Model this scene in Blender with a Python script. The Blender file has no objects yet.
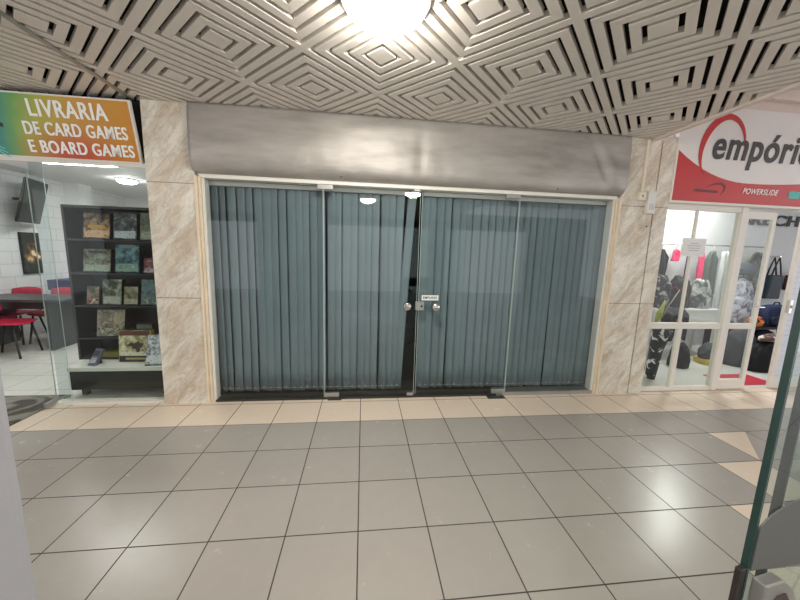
import bpy, bmesh, math, random
from mathutils import Vector, Matrix, noise
PI = math.pi
SC = bpy.context.scene
COL = SC.collection

# ---------------------------------------------------------------- camera
YAW, PITCH, ROLL, FPX = 0.1169, -0.1483, 0.0302, 320.43
CAM = Vector((0.010, -2.814, 1.572))
fw = Vector((math.sin(YAW) * math.cos(PITCH), math.cos(YAW) * math.cos(PITCH), math.sin(PITCH)))
rt = Vector((math.cos(YAW), -math.sin(YAW), 0))
up = rt.cross(fw)
r2 = rt * math.cos(ROLL) + up * math.sin(ROLL)
u2 = up * math.cos(ROLL) - rt * math.sin(ROLL)
cd = bpy.data.cameras.new('camera')
cd.sensor_width = 36; cd.lens = FPX / 800 * 36; cd.clip_start = 0.05
cam = bpy.data.objects.new('camera', cd); COL.objects.link(cam)
mw = Matrix((r2, u2, -fw)).transposed().to_4x4(); mw.translation = CAM
cam.matrix_world = mw
SC.camera = cam
# ---------------------------------------------------------------- world and exposure
SC.view_settings.view_transform = 'Standard'; SC.view_settings.look = 'None'
SC.view_settings.gamma = 1.0; SC.view_settings.use_curve_mapping = False
SC.view_settings.exposure = 0.35
W = bpy.data.worlds.new('world'); SC.world = W; W.use_nodes = True
W.node_tree.nodes['Background'].inputs[0].default_value = (0.98, 0.98, 1.0, 1)
W.node_tree.nodes['Background'].inputs[1].default_value = 1.3
LAMP_HALL, LAMP_LEFT, LAMP_RIGHT = 75.0, 62.0, 62.0

# ---------------------------------------------------------------- colour and materials
def lin(c):
    o = []
    for v in c:
        v = v / 255.0
        o.append(v / 12.92 if v <= 0.04045 else ((v + 0.055) / 1.055) ** 2.4)
    return (*o, 1.0)
MATS = {}
def newmat(name):
    m = bpy.data.materials.new(name); m.use_nodes = True
    nt = m.node_tree; return m, nt, nt.nodes['Principled BSDF']
def nd(nt, typ, **kw):
    n = nt.nodes.new(typ)
    for k, v in kw.items(): setattr(n, k, v)
    return n
def setin(n, **kw):
    for k, v in kw.items(): n.inputs[k.replace('_', ' ')].default_value = v
def mat(name, col, rough=0.6, metal=0.0, var=0.06, scale=12.0, bump=0.0, bscale=60.0, spec=0.5):
    if name in MATS: return MATS[name]
    m, nt, b = newmat(name)
    tc = nd(nt, 'ShaderNodeTexCoord'); nz = nd(nt, 'ShaderNodeTexNoise'); setin(nz, Scale=scale, Detail=3.0)
    nt.links.new(tc.outputs['Object'], nz.inputs['Vector'])
    mx = nd(nt, 'ShaderNodeMixRGB'); c = lin(col)
    mx.inputs[1].default_value = tuple(max(0, v * (1 - var * 2)) for v in c[:3]) + (1,)
    mx.inputs[2].default_value = tuple(min(1, v * (1 + var * 2)) for v in c[:3]) + (1,)
    nt.links.new(nz.outputs['Fac'], mx.inputs[0]); nt.links.new(mx.outputs[0], b.inputs['Base Color'])
    setin(b, Roughness=rough, Metallic=metal); b.inputs['Specular IOR Level'].default_value = spec
    if bump:
        n2 = nd(nt, 'ShaderNodeTexNoise'); setin(n2, Scale=bscale, Detail=2.0)
        nt.links.new(tc.outputs['Object'], n2.inputs['Vector'])
        bp = nd(nt, 'ShaderNodeBump'); setin(bp, Strength=bump, Distance=0.01)
        nt.links.new(n2.outputs['Fac'], bp.inputs['Height']); nt.links.new(bp.outputs[0], b.inputs['Normal'])
    MATS[name] = m; return m
def emit(name, col, s):
    if name in MATS: return MATS[name]
    m, nt, b = newmat(name)
    b.inputs['Base Color'].default_value = lin(col)
    b.inputs['Emission Color'].default_value = lin(col); b.inputs['Emission Strength'].default_value = s
    MATS[name] = m; return m
def glass_mat(name, tint=(232, 240, 236), refl=1.0, ior=1.45, rough=0.01):
    m = bpy.data.materials.new(name); m.use_nodes = True; nt = m.node_tree; nt.nodes.clear()
    out = nd(nt, 'ShaderNodeOutputMaterial'); mx = nd(nt, 'ShaderNodeMixShader')
    tr = nd(nt, 'ShaderNodeBsdfTransparent'); tr.inputs[0].default_value = lin(tint)
    gl = nd(nt, 'ShaderNodeBsdfGlossy'); gl.inputs['Roughness'].default_value = rough
    gl.inputs[0].default_value = (refl, refl, refl, 1)
    fr = nd(nt, 'ShaderNodeFresnel'); fr.inputs[0].default_value = ior
    ge = nd(nt, 'ShaderNodeNewGeometry')      # only the outer face of a pane mirrors, never the inner one
    nt.links.new(M_(nt, 'MULTIPLY', M_(nt, 'MULTIPLY', fr.outputs[0], M_(nt, 'SUBTRACT', 1.0, ge.outputs['Backfacing'])), 0.95), mx.inputs[0]); nt.links.new(tr.outputs[0], mx.inputs[1])
    nt.links.new(gl.outputs[0], mx.inputs[2]); nt.links.new(mx.outputs[0], out.inputs[0])
    MATS[name] = m; return m
def M_(nt, op, a, b=None, c=None):
    n = nd(nt, 'ShaderNodeMath', operation=op)
    for i, v in enumerate((a, b, c)):
        if v is None: continue
        if isinstance(v, (int, float)): n.inputs[i].default_value = v
        else: nt.links.new(v, n.inputs[i])
    return n.outputs[0]
def mixc(nt, f, a, b):
    n = nd(nt, 'ShaderNodeMixRGB')
    if isinstance(f, (int, float)): n.inputs[0].default_value = f
    else: nt.links.new(f, n.inputs[0])
    for i, v in ((1, a), (2, b)):
        if isinstance(v, tuple): n.inputs[i].default_value = v
        else: nt.links.new(v, n.inputs[i])
    return n.outputs[0]
def tile_floor(name, size, base, grout, alt=None, rough=0.3, gw=0.0085, diag=False):
    m, nt, b = newmat(name)
    geo = nd(nt, 'ShaderNodeNewGeometry'); sp = nd(nt, 'ShaderNodeSeparateXYZ')
    nt.links.new(geo.outputs['Position'], sp.inputs[0])
    x = M_(nt, 'DIVIDE', sp.outputs[0], size); y = M_(nt, 'DIVIDE', sp.outputs[1], size)
    def line(v):
        f = M_(nt, 'SUBTRACT', M_(nt, 'FRACT', M_(nt, 'ADD', v, 0.5)), 0.5)
        return M_(nt, 'LESS_THAN', M_(nt, 'ABSOLUTE', f), gw)
    fx = M_(nt, 'FLOOR', x); fy = M_(nt, 'FLOOR', y)
    g = M_(nt, 'MAXIMUM', line(x), line(y))
    wn = nd(nt, 'ShaderNodeTexWhiteNoise', noise_dimensions='2D')
    cb = nd(nt, 'ShaderNodeCombineXYZ'); nt.links.new(fx, cb.inputs[0]); nt.links.new(fy, cb.inputs[1])
    nt.links.new(cb.outputs[0], wn.inputs['Vector'])
    nz = nd(nt, 'ShaderNodeTexNoise'); setin(nz, Scale=9.0, Detail=6.0, Roughness=0.7)
    nt.links.new(geo.outputs['Position'], nz.inputs['Vector'])
    fine = nd(nt, 'ShaderNodeTexNoise'); setin(fine, Scale=320.0, Detail=2.0)
    nt.links.new(geo.outputs['Position'], fine.inputs['Vector'])
    v = M_(nt, 'ADD', M_(nt, 'MULTIPLY', wn.outputs[0], 0.30), M_(nt, 'MULTIPLY', nz.outputs['Fac'], 0.55))
    v = M_(nt, 'ADD', v, M_(nt, 'MULTIPLY', fine.outputs['Fac'], 0.35))
    def pair(c, k=0.10):
        c = lin(c); return tuple(q * (1 - k) for q in c[:3]) + (1,), tuple(min(1, q * (1 + k)) for q in c[:3]) + (1,)
    a0, a1 = pair(base); col = mixc(nt, v, a0, a1)
    if alt:
        b0, b1 = pair(alt, 0.07); acol = mixc(nt, v, b0, b1)
        far = M_(nt, 'GREATER_THAN', y, 0.0)
        # a stepped diagonal run of beige tiles on the right; its first tile is cut corner to corner
        row = M_(nt, 'MULTIPLY', fy, -1.0)                      # 2 = second grey row
        idx = M_(nt, 'ADD', fx, row)
        on = M_(nt, 'MULTIPLY', M_(nt, 'COMPARE', idx, 10.0, 0.1), M_(nt, 'GREATER_THAN', row, 1.5))
        cut = M_(nt, 'GREATER_THAN', M_(nt, 'ADD', M_(nt, 'SUBTRACT', M_(nt, 'FRACT', y), M_(nt, 'FRACT', x)), M_(nt, 'MULTIPLY', M_(nt, 'GREATER_THAN', row, 2.5), 2.0)), 0.0)
        on = M_(nt, 'MULTIPLY', on, cut)
        col = mixc(nt, M_(nt, 'MAXIMUM', far, on), col, acol)
    col = mixc(nt, g, col, lin(grout))
    nt.links.new(col, b.inputs['Base Color'])
    r = M_(nt, 'ADD', rough - 0.06, M_(nt, 'MULTIPLY', nz.outputs['Fac'], 0.12))
    r = M_(nt, 'ADD', r, M_(nt, 'MULTIPLY', g, 0.4)); nt.links.new(r, b.inputs['Roughness'])
    bp = nd(nt, 'ShaderNodeBump'); setin(bp, Strength=0.25, Distance=0.002)
    h = M_(nt, 'SUBTRACT', M_(nt, 'MULTIPLY', fine.outputs['Fac'], 0.10), g)
    nt.links.new(h, bp.inputs['Height']); nt.links.new(bp.outputs[0], b.inputs['Normal'])
    MATS[name] = m; return m
def marble_mat(name, seed=0.0):
    m, nt, b = newmat(name)
    geo = nd(nt, 'ShaderNodeNewGeometry')
    mp = nd(nt, 'ShaderNodeMapping'); mp.inputs['Location'].default_value = (seed, seed, seed)
    mp.vector_type = 'TEXTURE'; mp.inputs['Rotation'].default_value = (0, math.radians(-52), 0); mp.inputs['Scale'].default_value = (1.15, 0.6, 0.40)
    nt.links.new(geo.outputs['Position'], mp.inputs[0])
    n1 = nd(nt, 'ShaderNodeTexNoise'); setin(n1, Scale=1.9, Detail=7.0, Roughness=0.62, Distortion=1.3)
    n2 = nd(nt, 'ShaderNodeTexNoise'); setin(n2, Scale=5.5, Detail=8.0, Roughness=0.7, Distortion=0.8)
    nt.links.new(mp.outputs[0], n1.inputs['Vector']); nt.links.new(mp.outputs[0], n2.inputs['Vector'])
    cr = nd(nt, 'ShaderNodeValToRGB'); e = cr.color_ramp.elements
    e[0].position = 0.30; e[0].color = lin((196, 178, 156)); e[1].position = 0.62; e[1].color = lin((238, 231, 219))
    k = e.new(0.44); k.color = lin((218, 205, 187)); k = e.new(0.52); k.color = lin((225, 218, 205))
    nt.links.new(n1.outputs['Fac'], cr.inputs[0])
    vein = M_(nt, 'SUBTRACT', 1.0, M_(nt, 'MULTIPLY', M_(nt, 'ABSOLUTE', M_(nt, 'SUBTRACT', n2.outputs['Fac'], 0.47)), 22.0))
    vein = M_(nt, 'MULTIPLY', M_(nt, 'MAXIMUM', vein, 0.0), M_(nt, 'SUBTRACT', 1.25, M_(nt, 'MULTIPLY', n1.outputs['Fac'], 1.5)))
    vein = M_(nt, 'MINIMUM', M_(nt, 'MAXIMUM', vein, 0.0), 0.32)
    col = mixc(nt, vein, cr.outputs[0], lin((158, 146, 130)))
    sp = nd(nt, 'ShaderNodeSeparateXYZ'); nt.links.new(geo.outputs['Position'], sp.inputs[0])
    z = sp.outputs[2]
    j = M_(nt, 'MAXIMUM', M_(nt, 'COMPARE', z, 1.075, 0.0028), M_(nt, 'COMPARE', z, 2.135, 0.0028))
    col = mixc(nt, j, col, lin((120, 108, 90)))
    nt.links.new(col, b.inputs['Base Color']); setin(b, Roughness=0.32)
    MATS[name] = m; return m
def cover_mat(name, cols, seed, scale=9.0):
    m, nt, b = newmat(name)
    tc = nd(nt, 'ShaderNodeTexCoord'); mp = nd(nt, 'ShaderNodeMapping'); mp.inputs['Location'].default_value = (seed, seed * 1.7, seed * .3)
    nt.links.new(tc.outputs['Object'], mp.inputs[0])
    n = nd(nt, 'ShaderNodeTexNoise'); setin(n, Scale=scale, Detail=6.0, Roughness=0.72, Distortion=0.4)
    nt.links.new(mp.outputs[0], n.inputs['Vector'])
    cr = nd(nt, 'ShaderNodeValToRGB'); 
    e = cr.color_ramp.elements; k = len(cols)
    e[0].position = 0.36; e[0].color = lin(cols[0]); e[1].position = 0.66; e[1].color = lin(cols[-1])
    for i in range(1, k - 1):
        q = e.new(0.36 + 0.30 * i / (k - 1)); q.color = lin(cols[i])
    nt.links.new(n.outputs['Fac'], cr.inputs[0]); nt.links.new(cr.outputs[0], b.inputs['Base Color'])
    setin(b, Roughness=0.35); MATS[name] = m; return m
def cloth_mat(name, c1, c2, scale=10.0, thr=0.5, soft=0.06):
    m, nt, b = newmat(name)
    tc = nd(nt, 'ShaderNodeTexCoord'); n = nd(nt, 'ShaderNodeTexNoise'); setin(n, Scale=scale, Detail=4.0, Distortion=1.0)
    nt.links.new(tc.outputs['Object'], n.inputs['Vector'])
    cr = nd(nt, 'ShaderNodeValToRGB'); e = cr.color_ramp.elements
    e[0].position = thr - soft; e[0].color = lin(c1); e[1].position = thr + soft; e[1].color = lin(c2)
    nt.links.new(n.outputs['Fac'], cr.inputs[0]); nt.links.new(cr.outputs[0], b.inputs['Base Color'])
    setin(b, Roughness=0.8); MATS[name] = m; return m

HALL_FLOOR = tile_floor('hall_tiles', 0.4, (166, 161, 155), (56, 49, 45), alt=(226, 210, 192), rough=0.255)
SHOP_FLOOR = tile_floor('pale_shop_tiles', 0.42, (205, 203, 198), (150, 148, 144), rough=0.35, gw=0.009)
SHOP_FLOOR_R = tile_floor('white_shop_tiles', 0.6, (206, 205, 200), (186, 184, 180), rough=0.3, gw=0.004)
MARBLE = marble_mat('cream_marble'); MARBLE_R = marble_mat('cream_marble_right', 4.3)
SLAT = mat('grey_beige_slat', (226, 218, 209), rough=0.42, var=0.03, scale=6, bump=0.15, bscale=140)
VOID = mat('dark_void', (34, 31, 30), rough=0.9)
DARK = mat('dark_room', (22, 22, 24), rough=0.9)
RWALL = mat('light_grey_paint', (204, 204, 206), rough=0.7, var=0.02)
WHITEWALL = mat('white_painted_wall', (226, 226, 226), rough=0.7, var=0.02)
PINKWALL = mat('pinkish_white_plaster', (228, 214, 206), rough=0.7, var=0.02)
HALLWALL = mat('hall_wall_paint', (150, 142, 134), rough=0.7)
ALU = mat('brushed_aluminium', (176, 176, 172), rough=0.35, metal=0.8, var=0.05)
CHROME = mat('satin_chrome', (215, 212, 205), rough=0.18, metal=1.0, var=0.02)
WFRAME = mat('white_painted_metal', (232, 228, 220), rough=0.4, var=0.02)
CREAM = mat('cream_painted_frame', (232, 216, 192), rough=0.5, var=0.08, scale=5)
BLACK = mat('black_laminate', (26, 25, 25), rough=0.4, var=0.1)
DKGREY = mat('dark_grey_laminate', (70, 74, 76), rough=0.4, var=0.05)
GLASS = glass_mat('clear_glass', (244, 248, 246)); GLASS_D = glass_mat('door_glass', (244, 247, 247), ior=1.5)
GLASS_N = glass_mat('near_glass', (240, 246, 244), ior=1.35)
GEDGE = mat('pale_green_glass_edge', (196, 210, 206), rough=0.2, var=0.02)
GEDGE_D = mat('dark_green_glass_edge', (34, 60, 56), rough=0.25, var=0.15, scale=30)

def brick_white():
    m, nt, b = newmat('white_painted_blocks')
    tc = nd(nt, 'ShaderNodeNewGeometry'); mp = nd(nt, 'ShaderNodeMapping'); mp.inputs['Rotation'].default_value = (math.radians(90), 0, math.radians(90))
    sp = nd(nt, 'ShaderNodeSeparateXYZ'); nt.links.new(tc.outputs['Position'], sp.inputs[0])
    cb = nd(nt, 'ShaderNodeCombineXYZ'); nt.links.new(sp.outputs[1], cb.inputs[0]); nt.links.new(sp.outputs[2], cb.inputs[1])
    br = nd(nt, 'ShaderNodeTexBrick'); setin(br, Scale=1.0, Mortar_Size=0.006, Brick_Width=0.4, Row_Height=0.2)
    br.inputs['Color1'].default_value = lin((226, 226, 228)); br.inputs['Color2'].default_value = lin((220, 220, 222)); br.inputs['Mortar'].default_value = lin((198, 198, 200))
    nt.links.new(cb.outputs[0], br.inputs['Vector']); nt.links.new(br.outputs[0], b.inputs['Base Color']); setin(b, Roughness=0.6)
    return m
BLOCKS = brick_white()

# ---------------------------------------------------------------- geometry helpers
class MB:
    def __init__(s): s.v = []; s.f = []; s.sm = []
    def add(s, vs, fs, smooth=False):
        o = len(s.v); s.v += [tuple(v) for v in vs]
        for f in fs: s.f.append(tuple(i + o for i in f)); s.sm.append(smooth)
        return s
    def box(s, x0, x1, y0, y1, z0, z1, M=None):
        vs = [Vector((x, y, z)) for z in (z0, z1) for y in (y0, y1) for x in (x0, x1)]
        if M is not None: vs = [M @ v for v in vs]
        return s.add(vs, [(0, 2, 3, 1), (4, 5, 7, 6), (0, 1, 5, 4), (2, 6, 7, 3), (0, 4, 6, 2), (1, 3, 7, 5)])
    def prism(s, pts, a, b, axis='z', M=None, smooth=False):
        def P(p, t):
            v = {'z': Vector((p[0], p[1], t)), 'y': Vector((p[0], t, p[1])), 'x': Vector((t, p[0], p[1]))}[axis]
            return M @ v if M is not None else v
        n = len(pts); vs = [P(p, a) for p in pts] + [P(p, b) for p in pts]
        s.add(vs, [tuple(range(n - 1, -1, -1)), tuple(range(n, 2 * n))])
        s.add(vs, [(i, (i + 1) % n, n + (i + 1) % n, n + i) for i in range(n)], smooth); return s
    def tube(s, pts, r, n=10, cap=True):
        pts = [Vector(p) for p in pts]; k = len(pts); rr = r if isinstance(r, (list, tuple)) else [r] * k
        vs = []; prev = None
        for i, p in enumerate(pts):
            t = (pts[min(i + 1, k - 1)] - pts[max(i - 1, 0)]).normalized()
            a = t.orthogonal().normalized() if prev is None else (prev - t * prev.dot(t)).normalized()
            prev = a; b = t.cross(a)
            vs += [p + (a * math.cos(2 * PI * j / n) + b * math.sin(2 * PI * j / n)) * rr[i] for j in range(n)]
        fs = [(i * n + j, i * n + (j + 1) % n, (i + 1) * n + (j + 1) % n, (i + 1) * n + j) for i in range(k - 1) for j in range(n)]
        s.add(vs, fs, True)
        if cap: s.add(vs, [tuple(range(n - 1, -1, -1)), tuple((k - 1) * n + j for j in range(n))])
        return s
    def lathe(s, prof, n=32, M=None, smooth=True):
        vs = [Vector((r * math.cos(2 * PI * j / n), r * math.sin(2 * PI * j / n), z)) for r, z in prof for j in range(n)]
        if M is not None: vs = [M @ v for v in vs]
        k = len(prof)
        return s.add(vs, [(i * n + j, i * n + (j + 1) % n, (i + 1) * n + (j + 1) % n, (i + 1) * n + j) for i in range(k - 1) for j in range(n)], smooth)
    def build(s, name, m, parent=None, bevel=0.0, loc=None, solid=0.0, sub=0):
        me = bpy.data.meshes.new(name); me.from_pydata(s.v, [], s.f); me.update()
        bm = bmesh.new(); bm.from_mesh(me)
        bmesh.ops.remove_doubles(bm, verts=bm.verts, dist=1e-5)
        bmesh.ops.recalc_face_normals(bm, faces=bm.faces); bm.to_mesh(me); bm.free()
        if any(s.sm) and len(me.polygons) == len(s.sm):
            for p, q in zip(me.polygons, s.sm): p.use_smooth = q
        elif all(s.sm):
            for p in me.polygons: p.use_smooth = True
        me.materials.append(m)
        o = bpy.data.objects.new(name, me); COL.objects.link(o)
        if parent is not None: o.parent = parent
        if loc: o.location = loc
        if solid: md = o.modifiers.new('solid', 'SOLIDIFY'); md.thickness = solid; md.offset = 0
        if sub: md = o.modifiers.new('sub', 'SUBSURF'); md.levels = sub; md.render_levels = sub
        if bevel: md = o.modifiers.new('bevel', 'BEVEL'); md.width = bevel; md.segments = 2; md.limit_method = 'ANGLE'; md.angle_limit = 0.7
        return o
def tag(o, label=None, cat=None, group=None, kind=None):
    if label: o['label'] = label
    if cat: o['category'] = cat
    if group: o['group'] = group
    if kind: o['kind'] = kind
    return o
def empty(name, loc=(0, 0, 0), rz=0, label=None, cat=None, group=None, kind=None):
    o = bpy.data.objects.new(name, None); COL.objects.link(o); o.location = loc; o.rotation_euler = (0, 0, rz)
    o.empty_display_size = 0.05
    return tag(o, label, cat, group, kind)
def box(name, x0, x1, y0, y1, z0, z1, m, parent=None, bevel=0.0):
    """box in world coordinates (the origin sits at its middle)"""
    c = ((x0 + x1) / 2, (y0 + y1) / 2, (z0 + z1) / 2)
    b = MB().box(x0 - c[0], x1 - c[0], y0 - c[1], y1 - c[1], z0 - c[2], z1 - c[2])
    pl = parent.location if parent is not None else Vector((0, 0, 0))
    return b.build(name, m, parent, bevel, loc=(c[0] - pl[0], c[1] - pl[1], c[2] - pl[2]))
def struct(name, x0, x1, y0, y1, z0, z1, m, bevel=0.0, label=None):
    return tag(box(name, x0, x1, y0, y1, z0, z1, m, bevel=bevel), label=label, kind='structure')
def text(name, body, m, parent, loc, size, xs=1.0, shear=0.0, bold=0.0, depth=0.002, rot=(PI / 2, 0, 0), fit=None, zs=1.0, thick=0.0):
    cu = bpy.data.curves.new(name + '_curve', 'FONT'); cu.body = body; cu.size = size; cu.shear = shear; cu.space_character = 1.10; cu.offset = bold; cu.extrude = depth
    t = bpy.data.objects.new(name + '_tmp', cu); COL.objects.link(t)
    dg = bpy.context.evaluated_depsgraph_get(); me = bpy.data.meshes.new_from_object(t.evaluated_get(dg))
    bpy.data.objects.remove(t)
    xsv = [v.co.x for v in me.vertices]; x0, x1 = min(xsv), max(xsv)
    ysv = [v.co.y for v in me.vertices]; y0 = min(ysv); y1 = max(ysv)
    k = xs; kz = zs
    if fit: k = fit[0] / (x1 - x0); kz = fit[1] / (y1 - y0)
    for v in me.vertices: v.co.x = (v.co.x - x0) * k; v.co.y = (v.co.y - (y0 if fit else 0)) * kz
    if thick:                                    # heavier strokes: the glyphs widened sideways
        v0 = [v.co.copy() for v in me.vertices]; f0 = [tuple(p.vertices) for p in me.polygons]; n0 = len(v0)
        me = bpy.data.meshes.new(name); vv, ff = [], []
        for q_, sx in enumerate((-thick, 0, thick)):
            vv += [(v.x + sx, v.y, v.z + q_ * .0003) for v in v0]; ff += [tuple(i + q_ * n0 for i in f) for f in f0]
        me.from_pydata(vv, [], ff); me.update()
    me.materials.clear(); me.materials.append(m)
    o = bpy.data.objects.new(name, me); COL.objects.link(o); o.rotation_euler = rot
    o.parent = parent; pl = parent.location if parent is not None else Vector((0, 0, 0))
    o.location = (loc[0] - pl[0], loc[1] - pl[1], loc[2] - pl[2]) if parent is not None and parent.rotation_euler.x == 0 else loc
    return o
def clip(poly, x0, x1, y0, y1):
    for ax, lim, sg in ((0, x0, 1), (0, x1, -1), (1, y0, 1), (1, y1, -1)):
        out = []
        for i in range(len(poly)):
            a, b = poly[i], poly[(i + 1) % len(poly)]
            da, db = (a[ax] - lim) * sg, (b[ax] - lim) * sg
            if da >= 0: out.append(a)
            if (da >= 0) != (db >= 0):
                t = da / (da - db); out.append((a[0] + (b[0] - a[0]) * t, a[1] + (b[1] - a[1]) * t))
        poly = out
        if len(poly) < 3: return None
    return poly

H = 2.82       # slatted ceiling height
FY = 0.44      # face of the marble columns
DY = 0.48      # glass front
# ================================================================ structure
struct('floor', -9, 9, -9, 0.53, -0.1, 0.0, HALL_FLOOR)
struct('floor_left_shop', -6.6, -1.95, 0.53, 6.2, -0.1, 0.0, SHOP_FLOOR)
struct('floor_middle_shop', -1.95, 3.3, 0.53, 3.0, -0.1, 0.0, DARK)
struct('floor_right_shop', 3.3, 11.2, 0.53, 2.5, -0.1, 0.0, SHOP_FLOOR_R)

# slatted ceiling: concentric squares turned 45 degrees, mitred hollow slats over a dark void
def slat_ceiling(X0, X1, Y0, Y1, ox, oy, P=0.504):
    mb = MB(); gap = 0.0275; h = P / math.sqrt(2); pitch = h * 2 / 9; dz = 0.038
    q = math.sqrt(0.5)
    def put(poly, cx, cy):
        w = [(cx + (a * q - b * q), cy + (a * q + b * q)) for a, b in poly]
        w = clip(w, X0, X1, Y0, Y1)
        if w: mb.prism(w, H, H + dz)
    for k in range(-16, 17):
        for m in range(-4, 22):
            if (k + m) % 2 == 0: continue
            cx, cy = ox + k * P, oy - m * P
            if cx < X0 - P or cx > X1 + P or cy < Y0 - P or cy > Y1 + P: continue
            r = pitch - gap / 2
            for sgn in (-1, 1): put([(-r, -r), (r, -r), (r, r), (-r, r)], cx, cy) if sgn == 1 else None
            for i in range(1, 4):
                a = pitch * i + gap / 2; b = pitch * (i + 1) - gap / 2; e = 0.0006
                for t in range(4):
                    c_, s_ = [(1, 0), (0, 1), (-1, 0), (0, -1)][t]
                    pl = [(-a + e, a), (a - e, a), (b - e, b), (-b + e, b)]
                    put([(x * c_ - y * s_, x * s_ + y * c_) for x, y in pl], cx, cy)
            # the long slat shared with the neighbours, half of it per square
            a = pitch * 4 + gap / 2; b = pitch * 4.5
            for t in range(4):
                c_, s_ = [(1, 0), (0, 1), (-1, 0), (0, -1)][t]
                pl = [(-a, a), (a, a), (b, b), (-b, b)]
                put([(x * c_ - y * s_, x * s_ + y * c_) for x, y in pl], cx, cy)
    return mb
OX, OY = 0.111, -0.020
tag(slat_ceiling(-1.985, 2.995, -8.6, 0.47, OX, OY).build('ceiling', SLAT, bevel=0.0012), kind='structure')
tag(slat_ceiling(-8.0, -2.015, -8.6, 0.47, OX - 0.12, OY + 0.06).build('ceiling_left', SLAT), kind='structure')
struct('ceiling_void', -8, 2.995, -8.6, 0.47, 3.02, 3.06, VOID)
struct('ceiling_light_stop', -8.05, -8, -8.6, 0.47, 2.86, 3.06, VOID)  # unseen side panels added to keep stray light out of the void
struct('ceiling_light_stop', -8, 2.995, 0.47, 0.49, 2.82, 3.06, VOID)
struct('ceiling_light_stop', 2.975, 2.994, -8.6, 0.47, 2.86, 3.06, VOID)
struct('trim_1', -2.015, -1.985, -8.6, 0.44, H - 0.012, H + 0.03, ALU)
struct('trim_2', 2.995, 3.045, -8.6, 0.44, H - 0.02, 3.46, PINKWALL)
struct('ceiling_right', 3.045, 9, -8.6, 0.62, 3.46, 3.56, PINKWALL)
struct('trim_3', 3.31, 9, 0.40, 0.44, 3.30, 3.33, PINKWALL)

# marble columns
struct('wall_left_column', -1.94, -1.535, FY, 0.9, 0, H, MARBLE)
struct('wall_right_column', 2.735, 3.122, FY, 0.9, 0, H, MARBLE_R)
struct('wall_right_column', 3.136, 3.300, FY, 0.9, 0, H + 0.04, MARBLE_R)
struct('wall_right_column_gap', 3.122, 3.136, FY + 0.02, 0.9, 0, H, DARK)
# partitions and rooms
struct('wall_left_partition', -1.96, -1.62, 0.9, 6.2, 0, 2.9, WHITEWALL)
struct('wall_right_partition', 2.9, 3.28, 0.9, 2.5, 0, 2.95, WHITEWALL)
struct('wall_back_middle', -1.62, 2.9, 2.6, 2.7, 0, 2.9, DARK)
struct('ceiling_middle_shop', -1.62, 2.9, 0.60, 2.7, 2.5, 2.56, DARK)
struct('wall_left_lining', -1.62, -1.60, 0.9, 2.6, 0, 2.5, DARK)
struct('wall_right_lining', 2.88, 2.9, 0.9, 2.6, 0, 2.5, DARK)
# left shop room
struct('wall_left', -5.7, -5.55, 0.45, 6.2, 0, 2.70, BLOCKS)
struct('wall_back_left_shop', -5.55, -1.96, 5.6, 5.75, 0, 2.70, WHITEWALL)
struct('ceiling_left_shop', -5.7, -1.96, 0.60, 5.75, 2.66, 2.72, WHITEWALL)
struct('wall_left_pilaster', -5.55, -5.30, 4.05, 4.35, 0, 2.66, WHITEWALL)
struct('wall_left_header', -5.7, -1.945, 0.50, 0.60, 2.28, 3.0, VOID)  # coloured dark to paint in the shade of the gap beside the sign
# right shop room
struct('wall_back', 3.28, 11.2, 2.40, 2.50, 0, 3.0, RWALL)
struct('wall_right', 11.05, 11.2, 0.6, 2.40, 0, 3.0, WHITEWALL)
struct('ceiling_right_shop', 3.28, 11.2, 0.62, 2.40, 2.85, 2.91, WHITEWALL)
struct('wall_right_header', 3.30, 9.0, 0.50, 0.62, 2.20, 3.46, PINKWALL)
# unseen corridor wall behind the photographer, opened up to let world light in
struct('wall_front', -9, 9, -8.75, -8.6, 2.5, 3.1, HALLWALL)
for a, b in ((-9, -6.5), (-3.2, -2.6), (2.6, 3.2), (6.5, 9)): struct('wall_front_pier', a, b, -8.75, -8.6, 0, 2.5, HALLWALL)

# ================================================================ middle shop front
DARKSILL = mat('dark_metal_sill', (58, 58, 56), rough=0.45, metal=0.3)
struct('trim_4', -1.47, 1.52, 0.46, 0.60, 0.0, 0.022, DARKSILL)
struct('trim_5', 1.52, 2.68, 0.455, 0.60, 0.0, 0.042, ALU)
for i, (x0, x1, y0, m) in enumerate(((-1.535, -1.512, 0.425, CREAM), (-1.510, -1.488, 0.445, CREAM), (-1.486, -1.462, 0.462, WFRAME),
                                  (2.668, 2.690, 0.462, WFRAME), (2.692, 2.712, 0.445, CREAM), (2.714, 2.735, 0.425, CREAM))):
    struct('trim_%d' % (6 + i), x0, x1, y0, 0.56, 0, 2.21, m, bevel=0.003)
struct('trim_12', -1.50, 2.70, 0.452, 0.56, 2.195, 2.225, WFRAME, bevel=0.003)
struct('trim_13', -1.52, 2.72, 0.47, 0.60, 2.225, 2.56, WFRAME)

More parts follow.
